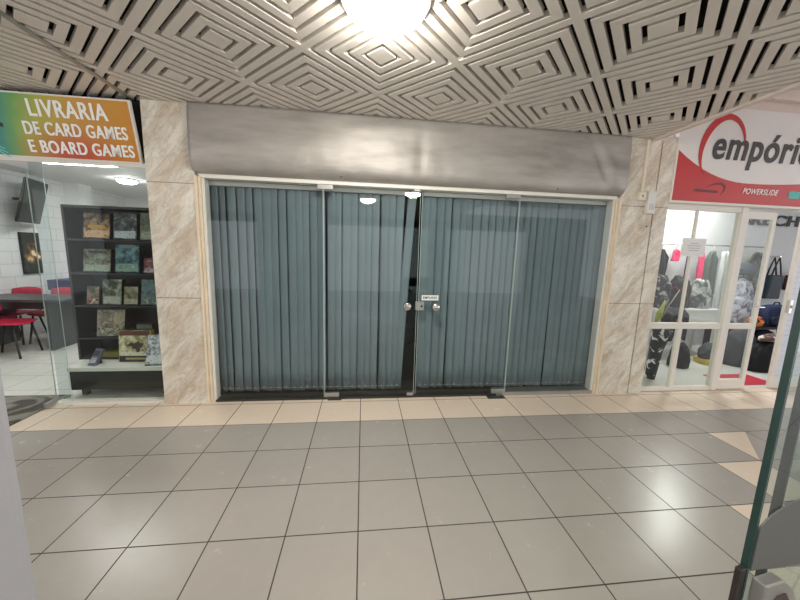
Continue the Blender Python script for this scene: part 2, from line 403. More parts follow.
def glass_pane(name, x0, x1, z0, z1, y, parent, m=GLASS_D, edge=GEDGE, t=0.010, edges=(1, 1)):
    g = box(name, x0 + .003, x1 - .003, y - t / 2, y + t / 2, z0, z1, m, parent)
    for k, xx in ((0, x0), (1, x1)):
        if edges[k]:
            xe = (xx, xx + .003) if k == 0 else (xx - .003, xx)
            e = box('glass_edge', xe[0], xe[1], y - t / 2, y + t / 2, z0, z1, edge, parent)
    return g
def fitting(parent, x0, x1, z0, z1, m=ALU, name='patch_fitting'):
    return box(name, x0, x1, DY - 0.016, DY + 0.016, z0, z1, m, parent, bevel=0.003)
def knob(parent, x, z):
    M = Matrix.Translation((x - parent.location.x, DY - parent.location.y - 0.005, z - parent.location.z)) @ Matrix.Rotation(PI / 2, 4, 'X')
    M = M @ Matrix.Scale(1.28, 4)
    k = MB().lathe([(0, 0.062), (.012, .062), (.016, .058), (.022, .058), (.030, .052), (.0335, .042), (.032, .032), (.024, .026), (.012, .022), (.012, .008), (.026, .006), (.028, 0), (0, 0)], 28, M)
    return k.build('knob', CHROME, parent)
w1 = empty('window_1', (-0.92, DY, 0), kind='structure'); glass_pane('glass_pane', -1.462, -0.385, 0.022, 2.195, DY, w1, edges=(0, 1))
w2 = empty('window_2', (2.14, DY, 0), kind='structure'); glass_pane('glass_pane', 1.625, 2.668, 0.042, 2.195, DY, w2, edges=(1, 0))
d1 = empty('door_1', (0.10, DY, 0), kind='structure'); glass_pane('glass_leaf', -0.380, 0.575, 0.035, 2.180, DY, d1)
fitting(d1, -0.44, -0.29, 2.150, 2.200); fitting(d1, -0.385, -0.23, 0.023, 0.070)
fitting(d1, 0.50, 0.57, 2.175, 2.197); fitting(d1, 0.50, 0.57, 0.023, 0.055); knob(d1, 0.468, 1.018)
d2 = empty('door_2', (1.10, DY, 0), kind='structure'); glass_pane('glass_leaf', 0.592, 1.618, 0.035, 2.180, DY, d2)
fitting(d2, 1.47, 1.62, 2.155, 2.202); fitting(d2, 1.46, 1.62, 0.023, 0.075)
knob(d2, 0.772, 1.012)
lk = box('lock', 0.560, 0.650, DY - 0.022, DY + 0.022, 0.972, 1.062, ALU, d2, bevel=0.004)
ck = MB().lathe([(0, .008), (.010, .008), (.012, .005), (.012, 0), (0, 0)], 20, Matrix.Translation((0.02, -0.022, 0)) @ Matrix.Rotation(PI / 2, 4, 'X')).build('lock_cylinder', DARKSILL, lk)
# EMPURRE sticker on the right leaf
st = empty('door_sticker', (0.714, DY - 0.006, 1.105), label='small white sticker reading EMPURRE above the right door knob', cat='sticker')
box('sticker_face', 0.624, 0.804, DY - 0.0075, DY - 0.006, 1.078, 1.132, mat('white_vinyl', (236, 236, 234), rough=0.4, var=0.01), st)
text('lettering', 'EMPURRE', mat('black_vinyl', (20, 20, 20), rough=0.5), st, (0.638, DY - 0.0085, 1.092), 0.05, bold=0.0008, depth=0.0005, fit=(0.152, 0.027))
# floor closer cover plates
box('floor_plate', 1.40, 1.60, 0.385, 0.455, 0.0, 0.006, DARKSILL)
tag(bpy.data.objects['floor_plate'], 'dark metal pivot cover plate set in the beige tiles by the glass door', 'floor plate')
tag(box('floor_plate', -0.345, -0.20, 0.435, 0.458, 0.0, 0.02, DARKSILL), 'small dark pivot block at the foot of the left glass door', 'floor plate')

# vertical blinds
BLIND = mat('blue_grey_fabric', (122, 137, 143), rough=0.75, var=0.09, scale=3.0, bump=0.3, bscale=220)
CHAIN = mat('pale_bead_chain', (176, 186, 186), rough=0.5)
def blind(x0, x1, label, last=None, seed=1):
    rnd = random.Random(seed)
    r = empty('vertical_blind', ((x0 + x1) / 2, 0.60, 0), label=label, cat='vertical blind', group='blue grey vertical blinds behind the glass front')
    ox = r.location.x
    box('head_rail', x0, x1, 0.575, 0.625, 2.155, 2.195, WFRAME, r)
    n = int(round((x1 - x0) / 0.079)); st_ = (x1 - x0 - 0.05) / (n - 1)
    for i in range(n):
        cx = x0 + 0.03 + st_ * i + (rnd.uniform(-.012, .012) if 0 < i < n - 2 else 0); w = 0.089
        ang = math.radians(-14 + rnd.uniform(-15, 12))
        z0 = 0.055 + rnd.uniform(-0.006, 0.006)
        top, mid, bot = 0.0, rnd.uniform(-.004, .004), rnd.uniform(-.006, .006)
        a1 = ang + rnd.uniform(-.12, .12)
        if last and i == n - 1: top, mid, bot, a1, ang = 0.055, -0.012, -0.052, ang * .4, ang * .7
        if last and i == n - 2: top, mid, bot = 0.01, -0.015, -0.03
        mb = MB(); NZ, NX = 8, 6; vs = []
        for a in range(NZ + 1):
            t = a / NZ; z = z0 + (2.160 - z0) * t
            off = (top - bot) * t + bot + (mid - (top + bot) / 2) * 4 * t * (1 - t) * 0.5
            an = a1 + (ang - a1) * t
            for b_ in range(NX + 1):
                s = (b_ / NX - .5) * w; crv = 0.006 * (1 - (2 * s / w) ** 2)
                vs.append((cx - ox + off + s * math.cos(an) - crv * math.sin(an), s * math.sin(an) - crv * math.cos(an), z))
        fs = [(a * (NX + 1) + b_, a * (NX + 1) + b_ + 1, (a + 1) * (NX + 1) + b_ + 1, (a + 1) * (NX + 1) + b_) for a in range(NZ) for b_ in range(NX)]
        mb.add(vs, fs, True); sl = mb.build('slat', BLIND, r, solid=0.0012)
        wgt = MB().box(cx - ox + bot - 0.006, cx - ox + bot + .006, -0.012, 0.012, z0 + 0.030, z0 + 0.042).build('weight_clip', CHAIN, sl)
    box('bottom_chain', x0 + .03, x1 - .04, 0.580, 0.583, 0.088, 0.091, CHAIN, r)
    return r
blind(-1.47, 0.475, 'wide blue grey vertical blind behind the left glass panes, last slat hanging askew', last=True, seed=3)
blind(0.625, 2.675, 'wide blue grey vertical blind behind the right glass panes, slats hanging straight', seed=8)

# shutter housing: dented galvanised sheet
def galv():
    m, nt, b = newmat('galvanised_sheet')
    tc = nd(nt, 'ShaderNodeTexCoord'); mp = nd(nt, 'ShaderNodeMapping'); mp.inputs['Scale'].default_value = (0.7, 2, 3.2)
    nt.links.new(tc.outputs['Object'], mp.inputs[0])
    n = nd(nt, 'ShaderNodeTexNoise'); setin(n, Scale=1.6, Detail=8.0, Roughness=0.6); nt.links.new(mp.outputs[0], n.inputs['Vector'])
    cr = nd(nt, 'ShaderNodeValToRGB'); e = cr.color_ramp.elements
    e[0].position = .3; e[0].color = lin((150, 145, 139)); e[1].position = .7; e[1].color = lin((194, 189, 184))
    nt.links.new(n.outputs['Fac'], cr.inputs[0]); nt.links.new(cr.outputs[0], b.inputs['Base Color'])
    setin(b, Roughness=0.55, Metallic=0.55)
    n2 = nd(nt, 'ShaderNodeTexNoise'); setin(n2, Scale=3.0, Detail=4.0, Distortion=0.6); nt.links.new(tc.outputs['Object'], n2.inputs['Vector'])
    bp = nd(nt, 'ShaderNodeBump'); setin(bp, Strength=0.5, Distance=0.02); nt.links.new(n2.outputs['Fac'], bp.inputs['Height']); nt.links.new(bp.outputs[0], b.inputs['Normal'])
    return m
sh = empty('shutter_housing', (0.6, 0.42, 2.24), label='long dented galvanised metal roller shutter box above the glass doors', cat='shutter box')
prof = [(0.385, 2.815), (0.372, 2.70), (0.366, 2.55), (0.366, 2.42), (0.372, 2.34), (0.386, 2.285), (0.410, 2.252), (0.448, 2.238), (0.50, 2.232)]
x0, x1, NXS = -1.532, 2.722, 150; vs = []
# refine profile
pr2 = []
for a, b in zip(prof[:-1], prof[1:]):
    k = max(1, int(math.hypot(b[0] - a[0], b[1] - a[1]) / 0.022))
    pr2 += [(a[0] + (b[0] - a[0]) * i / k, a[1] + (b[1] - a[1]) * i / k) for i in range(k)]
pr2.append(prof[-1]); NP = len(pr2)
for i in range(NXS + 1):
    x = x0 + (x1 - x0) * i / NXS
    for j, (y, z) in enumerate(pr2):
        f = min(1, (2.815 - z) / 0.08) * min(1, (NXS - i) / 3, i / 3)
        d = 0.006 * noise.noise(Vector((x * 1.6, z * 3, 0))) + 0.003 * noise.noise(Vector((x * 6, z * 9, 4)))
        # creased dent at the right-hand end
        u = (x - 2.43) + (z - 2.5) * 0.55
        d += 0.030 * math.exp(-(u / 0.045) ** 2) * math.exp(-((z - 2.50) / .20) ** 2) - 0.018 * math.exp(-((u - .10) / 0.06) ** 2) * math.exp(-((z - 2.45) / .18) ** 2)
        d += 0.012 * math.exp(-((x - .55) / .05) ** 2) * math.exp(-((z - 2.45) / .25) ** 2)
        vs.append((x - .6, y + d * f - .42, z - 2.24))
mb = MB(); mb.add(vs, [(i * NP + j, (i + 1) * NP + j, (i + 1) * NP + j + 1, i * NP + j + 1) for i in range(NXS) for j in range(NP - 1)], True)
mb.build('sheet_cover', galv(), sh, solid=0.0015)
for x, z in ((-0.21, 2.262), (1.98, 2.262), (2.60, 2.30)):
    M = Matrix.Translation((x - .6, 0.402 - .42, z - 2.24)) @ Matrix.Rotation(PI / 2, 4, 'X')
    MB().lathe([(0, .006), (.006, .004), (.009, 0), (0, 0)], 12, M).build('rivet', DARKSILL, sh)

# conduit and boxes on the right column
IVORY = mat('ivory_plastic', (232, 222, 202), rough=0.4, var=0.02); WPLAST = mat('white_plastic', (228, 226, 222), rough=0.35, var=0.02)
cdt = empty('cable_conduit', (2.955, FY, 2.28), label='thin white cable conduit running up the right marble column to the ceiling', cat='conduit')
MB().prism([(-.014, -.018), (.014, -.018), (.014, 0), (-.014, 0)], 0, 0.53).build('conduit_channel', IVORY, cdt, bevel=0.002)
sw = empty('junction_box', (2.955, FY, 2.24), label='small ivory junction box at the lower end of the white conduit', cat='junction box')
MB().box(-.045, .045, -.030, 0, -.045, .040).build('box_body', IVORY, sw, bevel=0.004)
MB().lathe([(0, .005), (.008, .004), (.009, 0), (0, 0)], 14, Matrix.Translation((0, -.030, 0)) @ Matrix.Rotation(PI / 2, 4, 'X')).build('screw', DARKSILL, sw)
al = empty('alarm_box', (3.062, FY, 2.185), label='upright white plastic alarm box overlapping the dark joint of the right column', cat='alarm box')
MB().box(-.045, .045, -.042, 0, -.125, .110).build('box_body', WPLAST, al, bevel=0.008)
MB().box(-.030, .030, -.0435, -.042, -.085, -.02).build('front_panel', mat('grey_white_plastic', (208, 206, 204), rough=0.3), al)
cb = MB().tube([(-.045, -.02, .02), (-.075, -.02, .035), (-.06, -.015, .06)], .004, 8).build('cable', IVORY, al)
smk = tag(MB().lathe([(0, .006), (.007, .005), (.009, 0), (0, 0)], 12, Matrix.Rotation(PI / 2, 4, 'X')).build('wall_plug', DARKSILL, loc=(3.075, FY, 1.93)), 'tiny dark wall plug in the marble below the white alarm box', 'wall plug')

# ================================================================ ceiling lamps of the corridor
LAMPM = emit('white_lamp_glow', (255, 250, 240), LAMP_HALL)
def dome_lamp(x, y, z, r, m, label, group=None, drop=0.09):
    L = empty('ceiling_lamp', (x, y, z), label=label, cat='ceiling lamp', group=group)
    MB().lathe([(0, 0), (r * .96, 0), (r, -.01), (r, -.022), (r * .94, -.024), (0, -.024)], 48).build('base_ring', WFRAME, L)
    n = 12; MB().lathe([(r * .93 * math.cos(PI / 2 * i / n), -.024 - drop * math.sin(PI / 2 * i / n)) for i in range(n + 1)], 48).build('diffuser', m, L)
    return L
dome_lamp(0.105, -1.02, H, 0.225, LAMPM, 'big round white glowing ceiling lamp hanging from the slatted ceiling')
dome_lamp(0.105, -4.25, H, 0.20, LAMPM, 'round white corridor ceiling lamp behind the viewpoint')
dome_lamp(-3.4, -3.3, H, 0.20, LAMPM, 'round white ceiling lamp over the left end of the corridor')
dome_lamp(1.03, -3.15, H, 0.18, LAMPM, 'round white ceiling lamp seen mirrored in the door glass')

# ================================================================ left shop front
LETW = mat('white_vinyl_letters', (250, 249, 246), rough=0.4, var=0.01)
def banner_mat():
    m, nt, b = newmat('rainbow_banner')
    tc = nd(nt, 'ShaderNodeTexCoord'); sp = nd(nt, 'ShaderNodeSeparateXYZ'); nt.links.new(tc.outputs['Object'], sp.inputs[0])
    nz = nd(nt, 'ShaderNodeTexNoise'); setin(nz, Scale=3.0, Detail=2.0); nt.links.new(tc.outputs['Object'], nz.inputs['Vector'])
    x = M_(nt, 'ADD', M_(nt, 'ADD', sp.outputs[0], M_(nt, 'MULTIPLY', M_(nt, 'SUBTRACT', nz.outputs['Fac'], .5), .25)), M_(nt, 'MULTIPLY', sp.outputs[2], -0.15))
    mr = nd(nt, 'ShaderNodeMapRange'); setin(mr, From_Min=-1.9, From_Max=0.0); nt.links.new(x, mr.inputs[0])
    cr = nd(nt, 'ShaderNodeValToRGB'); e = cr.color_ramp.elements
    e[0].position = 0; e[0].color = lin((30, 105, 120)); e[1].position = 1; e[1].color = lin((205, 128, 18))
    for p_, c_ in ((.42, (40, 132, 122)), (.50, (100, 160, 80)), (.58, (178, 176, 60)), (.74, (206, 150, 60)), (.9, (202, 140, 26))): q = e.new(p_); q.color = lin(c_)
    nt.links.new(mr.outputs[0], cr.inputs[0])
    dx = M_(nt, 'MULTIPLY', M_(nt, 'ADD', sp.outputs[0], 0.52), 2.3); dz = M_(nt, 'MULTIPLY', M_(nt, 'ADD', sp.outputs[2], -0.03), 4.0)
    d = M_(nt, 'SQRT', M_(nt, 'ADD', M_(nt, 'MULTIPLY', dx, dx), M_(nt, 'MULTIPLY', dz, dz)))
    f = M_(nt, 'MINIMUM', M_(nt, 'MAXIMUM', M_(nt, 'SUBTRACT', 1.15, d), 0.0), 0.9)
    nt.links.new(mixc(nt, f, cr.outputs[0], lin((196, 62, 34))), b.inputs['Base Color']); setin(b, Roughness=0.35)
    return m
sg = empty('shop_sign', (-1.985, 0.475, 2.285), label='rainbow banner sign with white LIVRARIA lettering over the left shop', cat='shop sign')
sg.rotation_euler = (math.radians(12), 0, 0)
sh_h = 0.505
MB().box(-1.95, 0, 0, .03, 0, sh_h).build('frame', WFRAME, sg)
MB().box(-1.93, -.016, -.006, 0, .018, sh_h - .014).build('banner', banner_mat(), sg)
def sgt(body, x, z, w, h, nm='lettering'):
    return text(nm, body, LETW, sg, (x, -.009, z), 0.1, bold=0.0012, depth=0.001, fit=(w, h), thick=.003)
sgt('LIVRARIA', -0.790, 0.330, 0.60, 0.130); sgt('DE CARD GAMES', -0.865, 0.190, 0.80, 0.102); sgt('E BOARD GAMES', -0.865, 0.050, 0.825, 0.100)
MB().prism([(-1.90, .235), (-1.02, .235), (-1.02, .265), (-1.90, .265)], -.009, -.006, 'y').build('dark_stripe', mat('dark_print', (40, 44, 48)), sg)
for k in range(3):
    MB().prism([(-1.16 + .02 * k, .10 - .03 * k), (-1.06 + .01 * k, .06 - .03 * k), (-1.06 + .01 * k, .068 - .03 * k), (-1.16 + .02 * k, .112 - .03 * k)], -.0085, -.006, 'y').build('pale_streak', mat('aqua_print', (120, 200, 205)), sg)

w3 = empty('window_3', (-2.4, 0.52, 0), kind='structure')
glass_pane('glass_pane', -2.838, -1.975, 0.02, 2.275, 0.52, w3, m=GLASS, edges=(1, 0), t=0.005)
struct('trim_14', -2.96, -1.94, 0.475, 0.56, 0, 0.02, WFRAME)
struct('trim_15', -5.55, -1.945, 0.485, 0.50, 2.26, 2.30, WFRAME)
struct('trim_16', -1.975, -1.945, 0.50, 0.56, 0.0, 2.28, WFRAME)
d3 = empty('door_3', (-2.955, 0.50, 0), kind='structure')
MB().box(-.005, .005, -.80, 0, .012, 2.20).build('glass_leaf', GLASS, d3)
MB().box(-.006, .006, -.80, -.797, .012, 2.20).build('glass_edge', GEDGE, d3)
MB().box(-.004, .004, 0, .003, .012, 2.20).build('glass_edge', GEDGE, d3)
MB().box(-.012, .012, -.12, 0, .012, .06).build('patch_fitting', ALU, d3, bevel=.002)
# hinge-side glass strip beside the fixed pane
g = box('glass_strip', -2.945, -2.842, 0.515, 0.525, 0.02, 2.275, glass_mat('pale_glass_strip', (232, 240, 238), ior=1.6), w3)
mt = empty('doormat', (-3.42, 0.36, 0), label='grey brown doormat with dark blotches seen through the open glass door', cat='doormat')
MB().box(-.45, .45, -.36, .33, 0, .010).build('mat_pad', cloth_mat('blotched_mat', (52, 47, 44), (128, 122, 116), 2.6, 0.46, .03), mt, bevel=.003)

# ================================================================ left shop inside
# display plinth
pt = empty('display_plinth', (-2.46, 0.90, 0), label='low black display plinth with white top inside the left shop window', cat='plinth')
WTOP = mat('white_laminate_top', (222, 222, 216), rough=0.35, var=0.02)
MB().box(-.47, .46, -.29, .30, .285, .325).build('top_board', WTOP, pt, bevel=.003)
MB().box(-.46, .45, -.275, .29, .085, .285).build('body', BLACK, pt)
for sx in (-.40, .38):
    for sy in (-.18, .18): MB().box(sx - .025, sx + .025, sy - .025, sy + .025, 0, .085).build('leg', BLACK, pt)
# bookcase
BX0, BX1, BF, BB = -3.01, -2.00, 0.86, 1.14
bc = empty('bookcase', (-2.49, 1.0, 0.325), label='tall black open bookcase full of board game boxes in the left shop', cat='bookcase')
SH = [0.57, 0.92, 1.265, 1.61]
box('side_panel', BX0, BX0 + .022, BF, BB, 0.326, 1.945, BLACK, bc); box('side_panel', BX1 - .022, BX1, BF, BB, 0.326, 1.945, BLACK, bc)
box('back_panel', BX0 + .022, BX1 - .022, BB - .01, BB, 0.326, 1.945, BLACK, bc)
box('top_panel', BX0 + .022, BX1 - .022, BF, BB - .01, 1.92, 1.945, BLACK, bc)
for z in SH + [0.348]:
    s_ = box('shelf', BX0 + .022, BX1 - .022, BF, BB - .01, z - .02, z, BLACK, bc)
struct_foot = box('ground_support', BX0 + .01, BX0 + .05, 1.06, 1.12, 0.0, 0.326, BLACK, bc); struct_foot.name = 'leg'
# game boxes
def game(name, x0, x1, z0, h, cols, seed, label, y=0.885, d=0.05, tilt=9, rz=0, scale=14, title=None, group='board game boxes shown on the bookcase', cat='game box'):
    o = empty(name, ((x0 + x1) / 2, y, z0), label=label, cat=cat, group=group)
    o.rotation_euler = (math.radians(-tilt), 0, rz); w = (x1 - x0) / 2
    side = tuple(int(c * .6) for c in cols[0])
    MB().box(-w, w, 0, d, 0.004, h).build('carton', mat(name + str(seed), side, rough=.4), o, bevel=.002)
    MB().box(-w * .97, w * .97, -.0015, 0, 0.010, h - .006).build('cover_print', cover_mat('cover%d' % seed, cols, seed * 1.37, scale), o)
    MB().box(-w * .88, w * .88, -.0026, -.0015, h * .07, h * .33).build('picture_strip', cover_mat('strip%d' % seed, [cols[0], cols[-1], cols[len(cols) // 2], (214, 208, 196)], seed * 2.1, 34), o)
    if title: MB().box(-w * .62, w * .62, -.0028, -.0015, h * title[0], h * title[0] + h * .12).build('title_band', mat('band%d' % seed, title[1]), o)
    return o
K = (18, 16, 16)
game('game_box', -2.86, -2.605, 1.611, .272, [K, (60, 42, 34), (150, 120, 90), (190, 150, 110)], 1, 'brown crowded game box with yellow title on the top shelf, left', title=(.42, (196, 150, 30)))
game('game_box', -2.575, -2.35, 1.611, .285, [K, (38, 44, 50), (96, 104, 110), (170, 180, 190)], 2, 'dark blue grey game box in the middle of the top shelf')
game('game_box', -2.32, -2.10, 1.611, .295, [(50, 56, 48), (90, 100, 86), (128, 132, 112)], 3, 'olive grey game box half hidden by the marble on the top shelf')
game('game_box', -2.895, -2.63, 1.266, .250, [(44, 40, 32), (110, 96, 70), (120, 140, 124), (168, 176, 160)], 4, 'pale green landscape game box on the second shelf, left', title=(.80, (36, 52, 44)))
game('game_box', -2.59, -2.355, 1.266, .300, [(24, 40, 50), (44, 84, 100), (90, 140, 156), (140, 160, 130)], 5, 'teal blue game box on the second shelf, middle', title=(.88, (112, 126, 132)))
game('game_box', -2.31, -2.15, 1.266, .170, [(40, 50, 80), (120, 50, 50), (180, 180, 190)], 6, 'small blue and red game box on the second shelf, right')
game('game_box', -2.895, -2.775, 0.921, .200, [(30, 36, 26), (90, 84, 60), (150, 130, 110), (140, 60, 50)], 7, 'small brown green game box on the third shelf, far left')
game('game_box', -2.745, -2.555, 0.921, .280, [(22, 26, 18), (62, 78, 50), (130, 140, 120), (190, 190, 180)], 8, 'tall dark green game box on the third shelf')
game('game_box', -2.535, -2.395, 0.921, .205, [(40, 34, 26), (130, 124, 96), (190, 186, 160)], 9, 'small cream and brown game box on the third shelf')
game('game_box', -2.365, -2.17, 0.921, .285, [(40, 60, 70), (100, 130, 140), (90, 100, 60)], 10, 'light blue game box beside the marble on the third shelf')
game('game_box', -2.835, -2.555, 0.571, .300, [(50, 40, 32), (130, 116, 96), (176, 160, 136), (90, 96, 80)], 11, 'large faded brown game box on the fourth shelf')
game('game_box', -2.515, -2.44, 0.571, .090, [(90, 20, 22), (130, 40, 36)], 12, 'low red box on the fourth shelf', tilt=0)
game('game_box', -2.43, -2.27, 0.571, .145, [(36, 40, 34), (120, 124, 116), (60, 70, 60)], 13, 'low grey green game box on the fourth shelf, right', tilt=0)
fb = empty('game_box', (-2.72, 0.945, 0.349), label='flat yellow game box lying on the lowest board of the bookcase', cat='game box', group='board game boxes shown on the bookcase')
MB().box(-.14, .17, -.07, .09, 0.0, .055).build('carton', mat('mustard_card', (128, 116, 44), rough=.5), fb, bevel=.003)
MB().box(-.13, .16, -.06, .08, .055, .057).build('cover_print', cover_mat('coverflat', [(60, 60, 20), (150, 140, 50), (90, 90, 40)], 3.1), fb)
# on the plinth
gb = game('game_box', -2.555, -2.235, 0.327, .345, [(60, 50, 34), (156, 142, 102), (216, 208, 178), (228, 222, 200)], 21, 'black framed game box with yellow edge standing on the white plinth', y=0.765, d=.05, tilt=6, scale=9, group=None)
MB().box(-.150, .150, -.004, -.0015, .012, .068).build('lower_band', BLACK, gb)
MB().box(-.150, .150, -.004, -.0015, .285, .335).build('upper_band', mat('dark_red_print', (96, 48, 34)), gb)
MB().box(.150, .162, -.004, .048, .006, .342).build('yellow_edge', mat('yellow_card', (200, 176, 40)), gb)
pts = [(-.075, .18), (-.04, .21), (.0, .20), (.03, .225), (.06, .20), (.085, .21), (.07, .16), (.05, .15), (.045, .11), (.02, .105), (.01, .14), (-.02, .145), (-.03, .17)]
MB().prism(pts, -.0035, -.0015, 'y').build('printed_figure', mat('dark_olive_print', (50, 46, 30)), gb)
MB().box(-.09, .10, -.0052, -.004, .028, .048).build('title', mat('gold_print', (170, 150, 100)), gb)
gs = game('game_box', -2.225, -1.995, 0.327, .330, [(60, 64, 74), (120, 126, 138), (190, 196, 206), (220, 224, 230)], 22, 'silvery blue game box leaning beside the marble on the plinth', y=0.655, d=.03, tilt=24, rz=math.radians(10), scale=26, group=None)
ca = empty('toy_pack', (-2.745, 0.66, 0.327), label='small grey purple toy pack leaning on its stand on the white plinth', cat='toy pack')
ca.rotation_euler = (0, 0, math.radians(-10))
Mt = Matrix.Rotation(math.radians(-34), 4, 'X')
MB().box(-.040, .040, 0, .035, .004, .185, Mt).build('pack_body', mat('dusky_purple_card', (84, 82, 104), rough=.4), ca, bevel=.006)
MB().box(-.030, .030, -.004, .001, .105, .160, Mt).build('upper_window', mat('dark_window_plastic', (48, 46, 58), rough=.25), ca, bevel=.003)
MB().box(-.030, .030, -.004, .001, .030, .085, Mt).build('lower_window', cover_mat('toycar', [(90, 88, 104), (170, 172, 184), (220, 222, 230)], 7.7, 30), ca, bevel=.003)
MB().box(-.030, .030, .075, .090, .0, .100).build('stand', BLACK, ca)

# television on the left wall
tv = empty('television', (-5.22, 3.10, 2.20), label='dark television tilted out from the white left wall on a bracket', cat='television')
tv.rotation_euler = (0, math.radians(14), math.radians(20))
MB().box(-.035, .0, -.33, .33, -.36, .33).build('casing', mat('black_plastic', (24, 26, 25), rough=.3), tv, bevel=.02)
MB().box(.0, .003, -.30, .30, -.31, .30).build('screen', cover_mat('dim_screen', [(8, 10, 9), (20, 24, 20), (46, 50, 38)], 5.2, 4), tv)
MB().box(-.02, .012, -.20, .20, -.372, -.36).build('lower_lip', WTOP, tv)
MB().tube([(-.035, 0, 0), (-.27, .09, -.04)], .025, 10).build('bracket', BLACK, tv)
pf = empty('framed_picture', (-5.545, 3.28, 1.37), label='dark framed poster with a glowing orange flare on the left wall', cat='framed poster')
MB().box(0, .03, -.155, .155, -.34, .34).build('frame', BLACK, pf, bevel=.003)
def flare():
    m, nt, b = newmat('flare_print'); tc = nd(nt, 'ShaderNodeTexCoord')
    mp = nd(nt, 'ShaderNodeMapping'); mp.inputs['Location'].default_value = (0, -.03, .02); nt.links.new(tc.outputs['Object'], mp.inputs[0])
    vl = nd(nt, 'ShaderNodeVectorMath', operation='LENGTH'); nt.links.new(mp.outputs[0], vl.inputs[0])
    nz = nd(nt, 'ShaderNodeTexNoise'); setin(nz, Scale=9.0, Detail=5.0); nt.links.new(tc.outputs['Object'], nz.inputs['Vector'])
    v = M_(nt, 'ADD', vl.outputs['Value'], M_(nt, 'MULTIPLY', M_(nt, 'SUBTRACT', nz.outputs['Fac'], .5), .5))
    cr = nd(nt, 'ShaderNodeValToRGB'); e = cr.color_ramp.elements; e[0].position = 0.02; e[0].color = lin((250, 226, 180)); e[1].position = .17; e[1].color = lin((52, 54, 50))
    q = e.new(.08); q.color = lin((150, 110, 70)); nt.links.new(v, cr.inputs[0]); nt.links.new(cr.outputs[0], b.inputs['Base Color']); return m
MB().box(.03, .032, -.14, .14, -.325, .325).build('print', flare(), pf)

# table and chairs
tb = empty('gaming_table', (-5.0, 2.51, 0), label='long dark grey table with panel legs in the left shop', cat='table')
MB().box(-.52, .74, -.30, .30, .715, .75).build('tabletop', DKGREY, tb, bevel=.003)
MB().box(.50, .54, -.28, .28, 0, .715).build('leg', DKGREY, tb); MB().box(-.44, -.40, -.28, .28, 0, .715).build('leg', DKGREY, tb)
MB().box(-.40, .50, -.26, -.23, .61, .715).build('apron', BLACK, tb)
RED = mat('red_plastic', (180, 38, 66), rough=.4, var=.05)
def chair(x, y, rz, label):
    c = empty('red_chair', (x, y, 0), rz=rz, label=label, cat='chair', group='red plastic chairs round the dark table')
    N = 8; vs = []
    for i in range(N + 1):
        for j in range(N + 1):
            a = (i / N - .5) * 2; b_ = (j / N - .5) * 2
            vs.append((a * .21 * (1 - .08 * b_ * b_), b_ * .20, .455 + .022 * (a * a) - .02 * max(0, b_) ** 2 + .01 * b_ * b_))
    MB().add(vs, [(i * (N + 1) + j, (i + 1) * (N + 1) + j, (i + 1) * (N + 1) + j + 1, i * (N + 1) + j + 1) for i in range(N) for j in range(N)], True).build('seat', RED, c, solid=.014)
    vs = []
    for i in range(N + 1):
        for j in range(5):
            a = (i / N - .5) * 2; t = j / 4
            vs.append((a * .21, -.22 - .05 * t + .05 * a * a, .60 + .24 * t - .03 * a * a * t))
    MB().add(vs, [(i * 5 + j, (i + 1) * 5 + j, (i + 1) * 5 + j + 1, i * 5 + j + 1) for i in range(N) for j in range(4)], True).build('backrest', RED, c, solid=.014)
    for sx in (-1, 1):
        MB().tube([(sx * .16, .14, .448), (sx * .20, .20, .0)], .013, 8).build('leg', BLACK, c)
        MB().tube([(sx * .16, -.14, .448), (sx * .20, -.24, .0)], .013, 8).build('leg', BLACK, c)
        MB().tube([(sx * .17, -.17, .45), (sx * .18, -.225, .55), (sx * .17, -.245, .68)], .011, 8).build('back_post', BLACK, c)
    return c
chair(-4.78, 2.02, math.radians(-78), 'red plastic chair drawn up on the near side of the dark table')
chair(-5.33, 2.72, PI + .05, 'red chair behind the dark table below the framed poster')
chair(-4.86, 2.76, PI - .1, 'red chair behind the dark table, next to the bookcase')
bb = empty('storage_box', (-5.0, 3.42, 0), label='dark blue box on a stand beyond the dark table', cat='box')
MB().box(-.30, .30, -.2, .2, .76, .93).build('lid', mat('navy_plastic', (40, 48, 96)), bb, bevel=.01); MB().box(-.28, .28, -.17, .17, 0, .76).build('body', WTOP, bb)
dome_lamp(-4.02, 3.40, 2.66, 0.15, emit('left_shop_lamp', (255, 253, 250), LAMP_LEFT), 'round white ceiling lamp inside the left shop', drop=.05)
tl = empty('tube_light', (-3.10, 1.40, 2.66), label='white tube lamp on the left shop ceiling above the bookcase', cat='tube lamp')
MB().box(-.45, .45, -.05, .05, -.04, 0).build('housing', WFRAME, tl); MB().box(-.44, .44, -.04, .04, -.055, -.04).build('diffuser', MATS['left_shop_lamp'], tl)
tl3 = tl.copy(); COL.objects.link(tl3); tl3.location = (-3.80, 2.17, 2.66); tl3['label'] = 'long white tube lamp on the left shop ceiling just under the sign edge'
for ch in list(tl.children):
    c_ = ch.copy(); COL.objects.link(c_); c_.parent = tl3
plinth_fill = tl.copy(); COL.objects.link(plinth_fill); plinth_fill.location = (-2.75, 0.74, 2.66); plinth_fill['label'] = 'added white tube lamp out of sight above the left shop window, brightening the display plinth'  # unseen tube added to brighten the plinth top
for ch in list(tl.children):
    c_ = ch.copy(); COL.objects.link(c_); c_.parent = plinth_fill

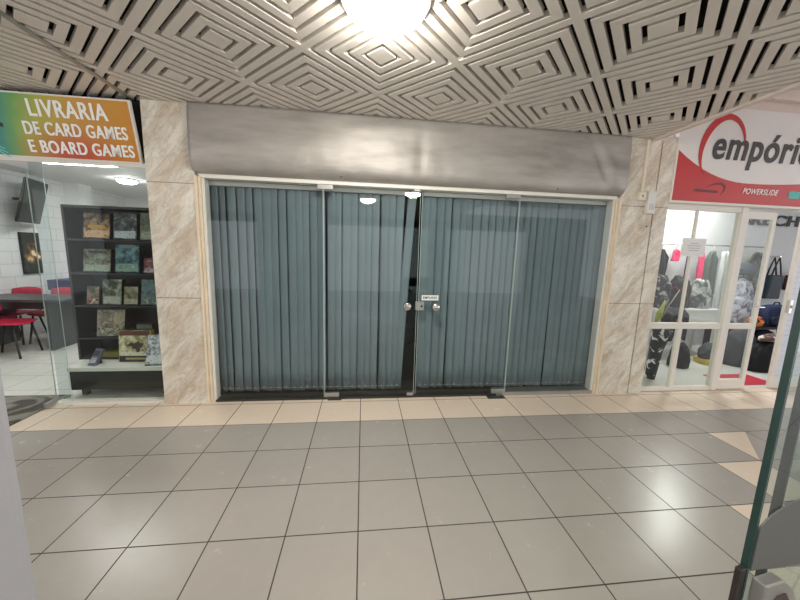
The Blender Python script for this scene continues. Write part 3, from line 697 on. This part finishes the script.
# ================================================================ right shop front
RY = 0.50
sr = empty('shop_sign', (3.31, 0.44, 2.205), label='big white and red sign lettered empório over the right shop', cat='shop sign')
SW, SHH = 2.6, 0.99
MB().box(0, SW, 0, .05, 0, SHH).build('board', mat('white_sign_panel', (232, 228, 226), rough=.35, var=.02, scale=2), sr)
REDP = mat('sign_red', (198, 54, 56), rough=.35, var=.06, scale=4)
pts = [(.012, .012), (SW - .012, .012), (SW - .012, .46)]
for i in range(25):
    t = i / 24; x = SW - .012 - (SW - .024) * t
    # curve: steep fall from the left edge then a long shallow rise
    xx = x; z = .232 + (0.31 * max(0, (0.93 - xx) / .93) ** 2.1 if xx < .93 else 0.16 * ((xx - .93) / 1.6) ** 2)
    pts.append((x, z))
MB().prism(pts, -.003, 0, 'y').build('red_band', REDP, sr)
MB().box(-.012, SW, -.012, 0, -.012, .012).build('lower_rim', WFRAME, sr); MB().box(-.012, .008, -.012, 0, .012, SHH).build('side_rim', WFRAME, sr)
GREYL = mat('dark_grey_letters', (62, 66, 68), rough=.4)
text('lettering', 'empório', GREYL, sr, (3.730, 0.434, 2.575), 0.4, shear=.18, bold=.0075, depth=.003, fit=(1.27, .385))
# crescent round the first letters
def crescent(cx, cz, rx, rz, a0, a1, w, rot):
    out, inn = [], []; n = 40
    for i in range(n + 1):
        t = i / n; a = math.radians(a0 + (a1 - a0) * t); th = w * math.sin(PI * t) ** 0.9
        x, z = rx * math.cos(a), rz * math.sin(a); x2, z2 = (rx - th) * math.cos(a), (rz - th * .8) * math.sin(a)
        for L_, X_, Z_ in ((out, x, z), (inn, x2, z2)):
            L_.append((cx + X_ * math.cos(rot) - Z_ * math.sin(rot), cz + X_ * math.sin(rot) + Z_ * math.cos(rot)))
    return out, inn
o_, i_ = crescent(.530, .585, .27, .345, 10, 250, .078, math.radians(-14))
mb = MB(); n = len(o_)
vs = [(x, -.004, z) for x, z in o_] + [(x, -.004, z) for x, z in i_]
mb.add(vs, [(i, i + 1, n + i + 1, n + i) for i in range(n - 1)]); mb.build('red_crescent', REDP, sr, solid=.003)
text('small_lettering', 'POWERSLIDE', LETW, sr, (4.18, 0.432, 2.325), .1, shear=.35, bold=.0012, depth=.001, fit=(.46, .062))
MB().box(1.475, 1.62, -.006, -.003, .10, .175).build('teal_logo', mat('teal_print', (96, 196, 190)), sr)
DRED = mat('dark_red_print_mark', (112, 42, 44), rough=.4)
o_, i_ = crescent(.52, .14, .14, .075, -70, 130, .03, .35); n = len(o_)
mb = MB(); vs = [(x, -.0045, z) for x, z in o_] + [(x, -.0045, z) for x, z in i_]
mb.add(vs, [(i, i + 1, n + i + 1, n + i) for i in range(n - 1)]); mb.build('dark_swoosh', DRED, sr, solid=.002)
MB().prism([(.26, .118), (.56, .112), (.56, .138), (.28, .146)], -.0045, -.003, 'y').build('dark_mark', DRED, sr)

# window and door frames
def frame(parent, x0, x1, z0, z1, y=RY, d=.045, m=WFRAME): return box('frame_bar', x0, x1, y - d / 2, y + d / 2, z0, z1, m, parent, bevel=.002)
w4 = empty('window_4', (3.8, RY, 0), kind='structure')
frame(w4, 3.305, 4.275, 2.13, 2.19); frame(w4, 3.305, 4.275, .005, .055); frame(w4, 3.305, 4.275, .775, .845)
frame(w4, 3.305, 3.335, .055, 2.13); frame(w4, 3.715, 3.765, .055, .775); frame(w4, 3.722, 3.746, .845, 2.13, d=.03)
frame(w4, 4.275, 4.345, 0.005, 2.19, d=.07)
for a, b in ((3.335, 3.72), (3.76, 4.275)):
    box('glass_pane', a, b, RY - .003, RY + .003, .055, .775, GLASS, w4); box('glass_pane', a, b, RY - .003, RY + .003, .845, 2.13, GLASS, w4)
d4 = empty('door_4', (4.55, RY, 0), kind='structure')
frame(d4, 4.350, 4.395, .02, 2.15, d=.035); frame(d4, 4.715, 4.765, .02, 2.15, d=.035)
frame(d4, 4.395, 4.715, .02, .135, d=.035); frame(d4, 4.395, 4.715, .775, .840, d=.035); frame(d4, 4.395, 4.715, 2.07, 2.15, d=.035)
box('glass_pane', 4.395, 4.715, RY - .003, RY + .003, .135, .775, GLASS, d4); box('glass_pane', 4.395, 4.715, RY - .003, RY + .003, .84, 2.07, GLASS, d4)
box('door_handle', 4.70, 4.78, RY - .06, RY - .017, 1.045, 1.055, CHROME, d4)
d5 = empty('door_5', (5.45, RY, 0), kind='structure')
frame(d5, 5.13, 5.185, .02, 2.15, d=.035); frame(d5, 5.185, 5.9, .02, .10, d=.035); frame(d5, 5.185, 5.9, 2.07, 2.15, d=.035)
WPAN = mat('white_blue_panel', (222, 230, 240), rough=.5, var=.02)
mb = MB()
for k in range(30): mb.box(5.185, 5.9, RY + .0, RY + .016 - .0, .10 + k * .0655, .10 + k * .0655 + .060)
p5 = mb.build('slatted_panel', WPAN, d5); p5.location = -d5.location
hk = box('door_handle', 5.14, 5.175, RY - .05, RY - .017, .98, 1.14, CHROME, d5)
MB().lathe([(0, .012), (.016, .010), (.018, 0), (0, 0)], 18, Matrix.Translation((0.0, -.017, -.0)) @ Matrix.Rotation(PI / 2, 4, 'X')).build('lock_rose', ALU, hk)
struct('trim_17', 3.30, 5.9, RY - .04, RY + .05, 2.19, 2.215, WFRAME)
struct('wall_far_right', 5.9, 9.0, RY - .02, .62, 0, 2.2, WPAN)
box('paper_notice', 3.575, 3.875, RY - .032, RY - .029, 1.625, 1.825, mat('white_paper', (236, 236, 236), rough=.6, var=.01))
pn = bpy.data.objects['paper_notice']; tag(pn, 'white paper notice taped on the window frame of the right shop', 'paper notice')
for k, w_ in enumerate((.10, .17, .15, .12)):
    box('printed_line', 3.73 - w_ / 2, 3.73 + w_ / 2, RY - .0335, RY - .032, 1.765 - k * .026, 1.770 - k * .026, mat('grey_print', (150, 150, 152)), pn)

# ================================================================ right shop inside
rd = tag(box('carpet', 4.74, 5.42, .60, .95, 0.0, .008, mat('red_carpet', (176, 40, 58), rough=.9, var=.08, scale=60)), 'red carpet just inside the open door of the right shop', 'carpet')
BL = mat('black_letters', (30, 30, 32), rough=.5)
bs = empty('wall_lettering', (7.1, 2.39, 2.27), label='large black BRECHO lettering on the white back wall of the right shop', cat='lettering')
text('lettering', 'BRECHO', BL, bs, (6.74, 2.385, 2.25), .3, bold=.007, shear=.08, depth=.004, fit=(1.60, .19), thick=.008)

def heap(name, loc, rx, ry, rz, m, label, cat, seed=0, amp=.22, parent=None, group=None, cut=True):
    bm = bmesh.new(); bmesh.ops.create_icosphere(bm, subdivisions=4, radius=1.0)
    for v in bm.verts:
        n = v.co.normalized(); d = 1 + amp * noise.noise(n * 1.8 + Vector((seed * 3.1, 0, 0))) + amp * .5 * noise.noise(n * 4.5 + Vector((0, seed * 2.3, 0))) + amp * .2 * (1 - abs(noise.noise(n * 7 + Vector((0, 0, seed))))) 
        z = n.z * d; z = z if z > -.35 else -.35
        v.co = Vector((n.x * d * rx, n.y * d * ry, (z + .35) / 1.35 * rz))
    me = bpy.data.meshes.new(name); bm.to_mesh(me); bm.free()
    for p in me.polygons: p.use_smooth = True
    me.materials.append(m); o = bpy.data.objects.new(name, me); COL.objects.link(o); o.location = loc
    if parent is not None: o.parent = parent
    else: tag(o, label, cat, group)
    return o
def garment(name, x, y, z0, z1, w, m, label, seed=0, rz=0, shoulder=True, cat='garment', group='clothes hanging in the right shop'):
    o = empty(name, (x, y, 0), rz=rz, label=label, cat=cat, group=group)
    vs = []; NZ, NX = 14, 16
    for a in range(NZ + 1):
        t = a / NZ; z = z0 + (z1 - z0) * t
        ww = w * (1.0 if t < .8 else (1 - (t - .8) * 3.2 if shoulder else 1))
        for b_ in range(NX + 1):
            s = (b_ / NX - .5)
            vs.append((s * ww, .025 * math.sin(s * 14 + seed + t * 2) * (1 - t * .5) + .01 * noise.noise(Vector((s * 6, t * 5, seed))), z - .02 * abs(s) * (t > .9)))
    MB().add(vs, [(a * (NX + 1) + b_, a * (NX + 1) + b_ + 1, (a + 1) * (NX + 1) + b_ + 1, (a + 1) * (NX + 1) + b_) for a in range(NZ) for b_ in range(NX)], True).build('cloth', m, o, solid=.02)
    MB().tube([(0, 0, z1 - .02), (0, 0, z1 + .05), (.02, 0, z1 + .07), (.0, 0, z1 + .09)], .004, 6).build('hook', CHROME, o)
    return o
CB = mat('black_cloth', (28, 27, 30), rough=.9, var=.15, scale=20); CG = mat('grey_green_cloth', (96, 104, 100), rough=.9)
CW = mat('white_cloth', (214, 216, 216), rough=.85); PK = mat('hot_pink_cloth', (240, 70, 120), rough=.7); NV = mat('navy_cloth', (34, 46, 78), rough=.8, var=.1)
OLV = cloth_mat('camouflage_cloth', (48, 50, 40), (104, 106, 90), 7, .5, .05); DG = mat('charcoal_cloth', (72, 74, 80), rough=.85, var=.12, scale=30)
MIXED = cloth_mat('mixed_dark_cloth', (34, 33, 38), (150, 148, 150), 9, .58, .03); PUR = mat('purple_cloth', (70, 46, 96), rough=.85)
# clothes rail
rail = empty('clothes_rail', (5.9, 2.2, 0), label='long chrome clothes rail on three posts at the back of the right shop', cat='clothes rail')
MB().tube([(-1.30, 0, 1.85), (1.30, 0, 1.85)], .012, 10).build('rail_bar', CHROME, rail)
for x in (-1.29, .62, 1.29): MB().tube([(x, 0, 1.84), (x, 0, .03)], .012, 10).build('post', CHROME, rail); MB().box(x - .02, x + .02, -.16, .16, 0, .03).build('foot', CHROME, rail)
garment('black_dress', 5.08, 2.2, 1.10, 1.76, .46, CB, 'black dress at the left end of the chrome rail', 1, rz=.3)
garment('pink_blouse', 5.36, 2.2, 1.56, 1.76, .16, PK, 'short hot pink blouse hanging next to the black dress', 3, rz=.2)
garment('purple_shirt', 5.62, 2.2, 1.05, 1.76, .20, PUR, 'purple shirt on the chrome rail between the two pink clothes', 5, rz=.7)
garment('pink_scarf', 5.87, 2.2, 1.20, 1.76, .11, PK, 'long narrow hot pink scarf left of the grey green coat', 4, rz=.2)
garment('grey_green_coat', 6.09, 2.2, 1.00, 1.76, .30, CG, 'grey green coat hanging right of the pink scarf', 6, rz=.1)
garment('white_blouse', 6.38, 2.2, .60, 1.76, .24, CW, 'long white blouse hanging right of the grey green coat', 7, rz=.1, shoulder=False)
garment('camouflage_jacket', 6.98, 2.2, .95, 1.76, .46, OLV, 'olive camouflage jacket hanging above the navy backpack', 9, rz=.1)
tbl = empty('display_table', (5.22, 1.86, 0), label='white display table full of folded clothes', cat='table')
MB().box(-.62, .55, -.20, .20, .78, .81).build('tabletop', WTOP, tbl, bevel=.003)
for x in (-.58, .51):
    for y in (-.17, .17): MB().box(x - .02, x + .02, y - .02, y + .02, 0, .78).build('leg', WTOP, tbl)
MB().box(-.20, .49, -.185, -.17, .52, .78).build('front_board', WTOP, tbl)
heap('clothes_heap', (4.80, 1.86, .812), .16, .15, .52, MIXED, 'grey and white clothes heaped on the left end of the display table', 'clothes heap', 2)
heap('clothes_heap', (5.16, 1.86, .812), .15, .15, .50, cloth_mat('black_red_cloth', (24, 22, 24), (130, 40, 60), 6, .6, .03), 'black and wine red clothes heaped in the middle of the display table', 'clothes heap', 5)
heap('clothes_heap', (5.52, 1.86, .812), .165, .15, .46, cloth_mat('grey_mixed', (70, 76, 76), (170, 172, 168), 7, .5, .06), 'grey green clothes heaped on the right end of the display table', 'clothes heap', 9)
o = empty('draped_coat', (4.86, 1.58, 0), label='black coat with a red patch draped down the front of the display table', cat='coat')
vs = []; NZ, NX = 16, 18
for a in range(NZ + 1):
    t = a / NZ
    for b_ in range(NX + 1):
        q_ = b_ / NX - .5
        vs.append((q_ * (.52 - .10 * t), .03 * math.sin(q_ * 17 + t * 3) * (1 - .6 * t) + .115 * max(0, t - .8) / .2, .34 + .50 * min(t, .96) + .03 * math.sin(q_ * 9) * (1 - t)))
MB().add(vs, [(a * (NX + 1) + b_, a * (NX + 1) + b_ + 1, (a + 1) * (NX + 1) + b_ + 1, (a + 1) * (NX + 1) + b_) for a in range(NZ) for b_ in range(NX)], True).build('cloth', CB, o, solid=.02)
heapp = MB().prism([(-.02, .58), (.06, .56), (.09, .64), (.03, .70), (-.03, .66)], -.050, -.040, 'y').build('red_patch', mat('wine_red_cloth', (150, 30, 50)), o)
lf = empty('umbrella', (4.10, 1.15, 0), label='yellow green folded umbrella leaning behind the patterned fabric roll', cat='umbrella')
MB().tube([(-.02, 0, .68), (.03, 0, .82), (.09, 0, 1.02)], [.012, .040, .008], 10).build('folded_canopy', mat('lime_cloth', (150, 160, 60)), lf)
MB().tube([(-.08, 0, .0), (-.02, 0, .68)], .008, 8).build('shaft', ALU, lf)
MB().tube([(.06, 0, .74), (.22, .05, .95), (.40, .10, 1.16)], .006, 8).build('strap', mat('beige_strap', (150, 136, 116)), lf)
lg = empty('fabric_roll', (3.90, .88, 0), label='black and white splashed fabric roll standing by the marble column', cat='fabric roll')
MB().tube([(-.05, 0, .0), (-.04, 0, .15), (-.02, .0, .40), (.01, 0, .58), (.03, 0, .68)], [.055, .065, .075, .095, .11], 18).build('fabric', cloth_mat('splashed_cloth', (20, 20, 22), (226, 226, 226), 8, .58, .015), lg)
yb = empty('shoe_box', (5.36, 1.42, 0), label='flat yellow shoe box on the white floor behind the window', cat='box')
MB().box(-.13, .13, -.10, .10, 0, .07).build('carton', mat('yellow_carton', (206, 178, 70)), yb, bevel=.004); MB().box(-.135, .135, -.105, .105, .055, .085).build('lid', mat('yellow_lid', (214, 190, 90)), yb, bevel=.003)
heap('grey_bag', (5.36, 1.42, .087), .15, .10, .24, DG, 'charcoal soft bag resting on the yellow shoe box', 'bag', 12, amp=.12)
heap('dark_bag', (4.72, 1.30, 0), .14, .12, .36, CB, 'black bag on the floor in front of the draped coat', 'bag', 22, amp=.12)
heap('charcoal_sack', (5.80, 1.36, 0), .21, .16, .62, DG, 'big charcoal sack standing on the floor behind the glass door', 'sack', 14, amp=.10)
t2 = empty('low_cabinet', (6.25, 1.82, 0), label='low dark cabinet behind the glass door carrying the silver bag', cat='cabinet')
MB().box(-.33, .36, -.17, .17, .0, .48).build('body', mat('very_dark_wood', (30, 22, 20), rough=.4), t2, bevel=.004)
MB().box(-.35, .38, -.19, .19, .48, .51).build('top_board', BLACK, t2, bevel=.004)
heap('silver_bag', (6.22, 1.80, .512), .24, .15, .82, cloth_mat('crumpled_silver', (70, 68, 88), (196, 196, 206), 8, .5, .10), 'crumpled silver and purple plastic bag behind the glass door', 'plastic bag', 17, amp=.16)
heap('slate_cloth_bundle', (6.22, 1.80, 1.37), .22, .13, .20, mat('slate_cloth', (60, 68, 76)), 'slate grey cloth lying on top of the silver plastic bag', 'cloth', 19, amp=.12)
bn = empty('low_bench', (6.45, 1.52, 0), label='low black bench in the doorway carrying the navy backpack', cat='bench')
MB().box(-.42, .42, -.11, .11, .54, .58).build('bench_top', BLACK, bn, bevel=.004)
for x in (-.38, .38): MB().box(x - .02, x + .02, -.10, .10, 0, .54).build('leg', BLACK, bn)
heap('dark_blanket', (6.45, 1.52, .0), .32, .085, .52, mat('dark_indigo_cloth', (26, 32, 54), rough=.9, var=.2), 'dark indigo blanket stuffed under the low black bench', 'blanket', 31, amp=.10)
def backpack(name, loc, w, d, h, m, m2, label, rz=0, cat='backpack'):
    o = empty(name, loc, rz=rz, label=label, cat=cat)
    def rb(w_, d_, h_, y, z): 
        bm = bmesh.new(); bmesh.ops.create_cube(bm, size=1); bmesh.ops.subdivide_edges(bm, edges=bm.edges, cuts=5, use_grid_fill=True)
        for v in bm.verts:
            n = v.co * 2; k = (abs(n.x) ** 4 + abs(n.y) ** 4 + abs(n.z) ** 4) ** .25; n = n / max(k, 1e-6) * max(abs(n.x), abs(n.y), abs(n.z))
            v.co = Vector((n.x * w_ / 2, n.y * d_ / 2 + y, n.z * h_ / 2 + z + h_ / 2)) * 1.0
            v.co += Vector((1, 1, 0)) * .012 * noise.noise(v.co * 9)
        mb = MB(); vs = [v.co.copy() for v in bm.verts]; fs = [tuple(q.index for q in f.verts) for f in bm.faces]; bm.free(); mb.add(vs, fs, True); return mb
    rb(w, d, h, 0, 0).build('bag_body', m, o); rb(w * .72, d * .4, h * .42, -d * .55, h * .08).build('front_pocket', m2, o)
    MB().tube([(-w * .12, -.0, h * .97), (-w * .08, 0, h * 1.10), (w * .08, 0, h * 1.10), (w * .12, 0, h * .97)], .010, 8).build('handle', m2, o)
    for sx in (-1, 1): MB().tube([(sx * w * .25, d * .45, h * .92), (sx * w * .30, d * .75, h * .6), (sx * w * .28, d * .5, h * .1)], .014, 8).build('strap', m2, o)
    return o
backpack('navy_backpack', (6.58, 1.53, .583), .50, .16, .34, NV, mat('deep_navy', (24, 32, 56)), 'navy blue backpack lying on the low bench in the doorway')
heap('orange_shoe', (6.20, 1.50, .583), .11, .08, .15, cloth_mat('orange_black', (40, 26, 22), (226, 120, 50), 12, .46, .03), 'orange and black sports shoe left of the navy backpack', 'shoe', 33, amp=.2)
hb = empty('handbag', (7.55, 2.30, 0.92), label='dark teal handbag with long straps hanging on the white wall', cat='handbag')
MB().prism([(-.17, 0), (.15, 0), (.13, .44), (-.12, .44)], -.06, .06, 'y').build('bag_body', mat('dark_teal_leather', (38, 52, 62), rough=.5), hb, bevel=.025)
for y_ in (-.04, .03): MB().tube([(-.10, y_, .43), (-.05, y_, .62), (0.0, y_, .76), (.05, y_, .62), (.10, y_, .43)], .012, 8).build('strap', BL, hb)
MB().box(-.02, .02, -.05, .10, .765, .79).build('hook', CHROME, hb)
rp = empty('small_purse', (7.98, 2.34, 1.08), label='small dark red purse hanging on the white wall right of the handbag', cat='purse')
MB().prism([(-.08, 0), (.08, .02), (.09, .28), (-.07, .28)], -.04, .04, 'y').build('purse_body', mat('oxblood_leather', (64, 24, 30), rough=.5), rp, bevel=.015)
MB().tube([(-.05, 0, .27), (0, 0, .38), (.06, 0, .27)], .006, 8).build('strap', BL, rp)
heap('black_bag_heap', (5.90, 1.09, 0), .28, .10, .44, CB, 'black bags heaped on the floor inside the open door', 'bag heap', 41, amp=.14)
heap('brown_bag', (6.32, 1.09, 0), .13, .10, .40, mat('dark_brown_leather', (66, 38, 26), rough=.5), 'dark brown leather bag on the floor by the door post', 'bag', 43, amp=.08)
heap('pale_shoe', (5.96, 1.09, .452), .22, .07, .11, cloth_mat('tan_white', (92, 70, 60), (220, 212, 206), 8, .5, .05), 'tan and white shoe on top of the black bags', 'shoe', 45, amp=.15)
dome_lamp(5.65, 1.98, 2.85, 0.22, emit('right_shop_lamp', (255, 253, 248), LAMP_RIGHT), 'round white ceiling lamp inside the right shop', drop=.05)
dome_lamp(5.0, 1.30, 2.85, 0.20, MATS['right_shop_lamp'], 'round ceiling lamp just inside the right shop door', drop=.05)

# ================================================================ near glass doors at the viewpoint
nd1 = empty('door_6', (0.762, -2.350, 0), rz=math.radians(12), kind='structure')
MB().box(.004, 1.0, -.005, .005, 0.02, 2.35).build('glass_leaf', GLASS_N, nd1)
MB().box(-.003, .004, -.0055, .0055, 0.02, 2.35).build('glass_edge', GEDGE_D, nd1)
PLATE = mat('grey_metal_plate', (92, 94, 92), rough=.5, metal=.3, var=.04, scale=5)
pts = [(.004, .980), (.004, 1.066)] + [(.004 + .13 * (1 - math.cos(a)), 1.066 + .036 * math.sin(a)) for a in [PI / 2 * i / 16 for i in range(1, 17)]] + [(.6, 1.104), (.6, .830)]
MB().prism(pts, -.0082, -.0052, 'y').build('guard_plate', PLATE, nd1)
LKM = mat('grey_zinc', (150, 150, 146), rough=.38, metal=.6)
lb = MB().prism([(.010, .80), (.010, .965), (.075, .955), (.115, .925), (.205, .80)], -.030, -.0083, 'y').build('lock', LKM, nd1, bevel=.003)
MB().prism([(.040, .80), (.040, .920), (.055, .930), (.085, .925), (.135, .860), (.14, .80)], -.0325, -.029, 'y').build('dark_recess', mat('dark_brown_recess', (52, 40, 38), rough=.5), lb)
MB().box(.016, .034, -.0315, -.029, .86, .915).build('keyhole_plate', ALU, lb)
MB().box(-.022, -.003, -.005, .005, .70, .985).build('strike_bar', mat('dark_bronze', (54, 50, 46), rough=.4, metal=.5, var=.2, scale=30), nd1, bevel=.002)
w5 = empty('window_5', (0.882, -2.304, 0), rz=math.radians(14), kind='structure')
MB().box(-.003, .004, -.007, .007, 0.0, 2.6).build('glass_edge', mat('grey_green_glass_edge', (34, 46, 44), rough=.3), w5)
MB().box(.004, 1.0, -.005, .005, 0.0, 2.6).build('glass_pane', GLASS_N, w5)
# pale frosted leaf at the left
nd2 = empty('door_7', (-0.627, -2.200, 0), rz=math.radians(178), kind='structure')
MB().box(0, 1.2, -.005, .005, 0.02, 2.35).build('frosted_leaf', mat('frosted_white_film', (158, 158, 162), rough=.6, var=.01), nd2)
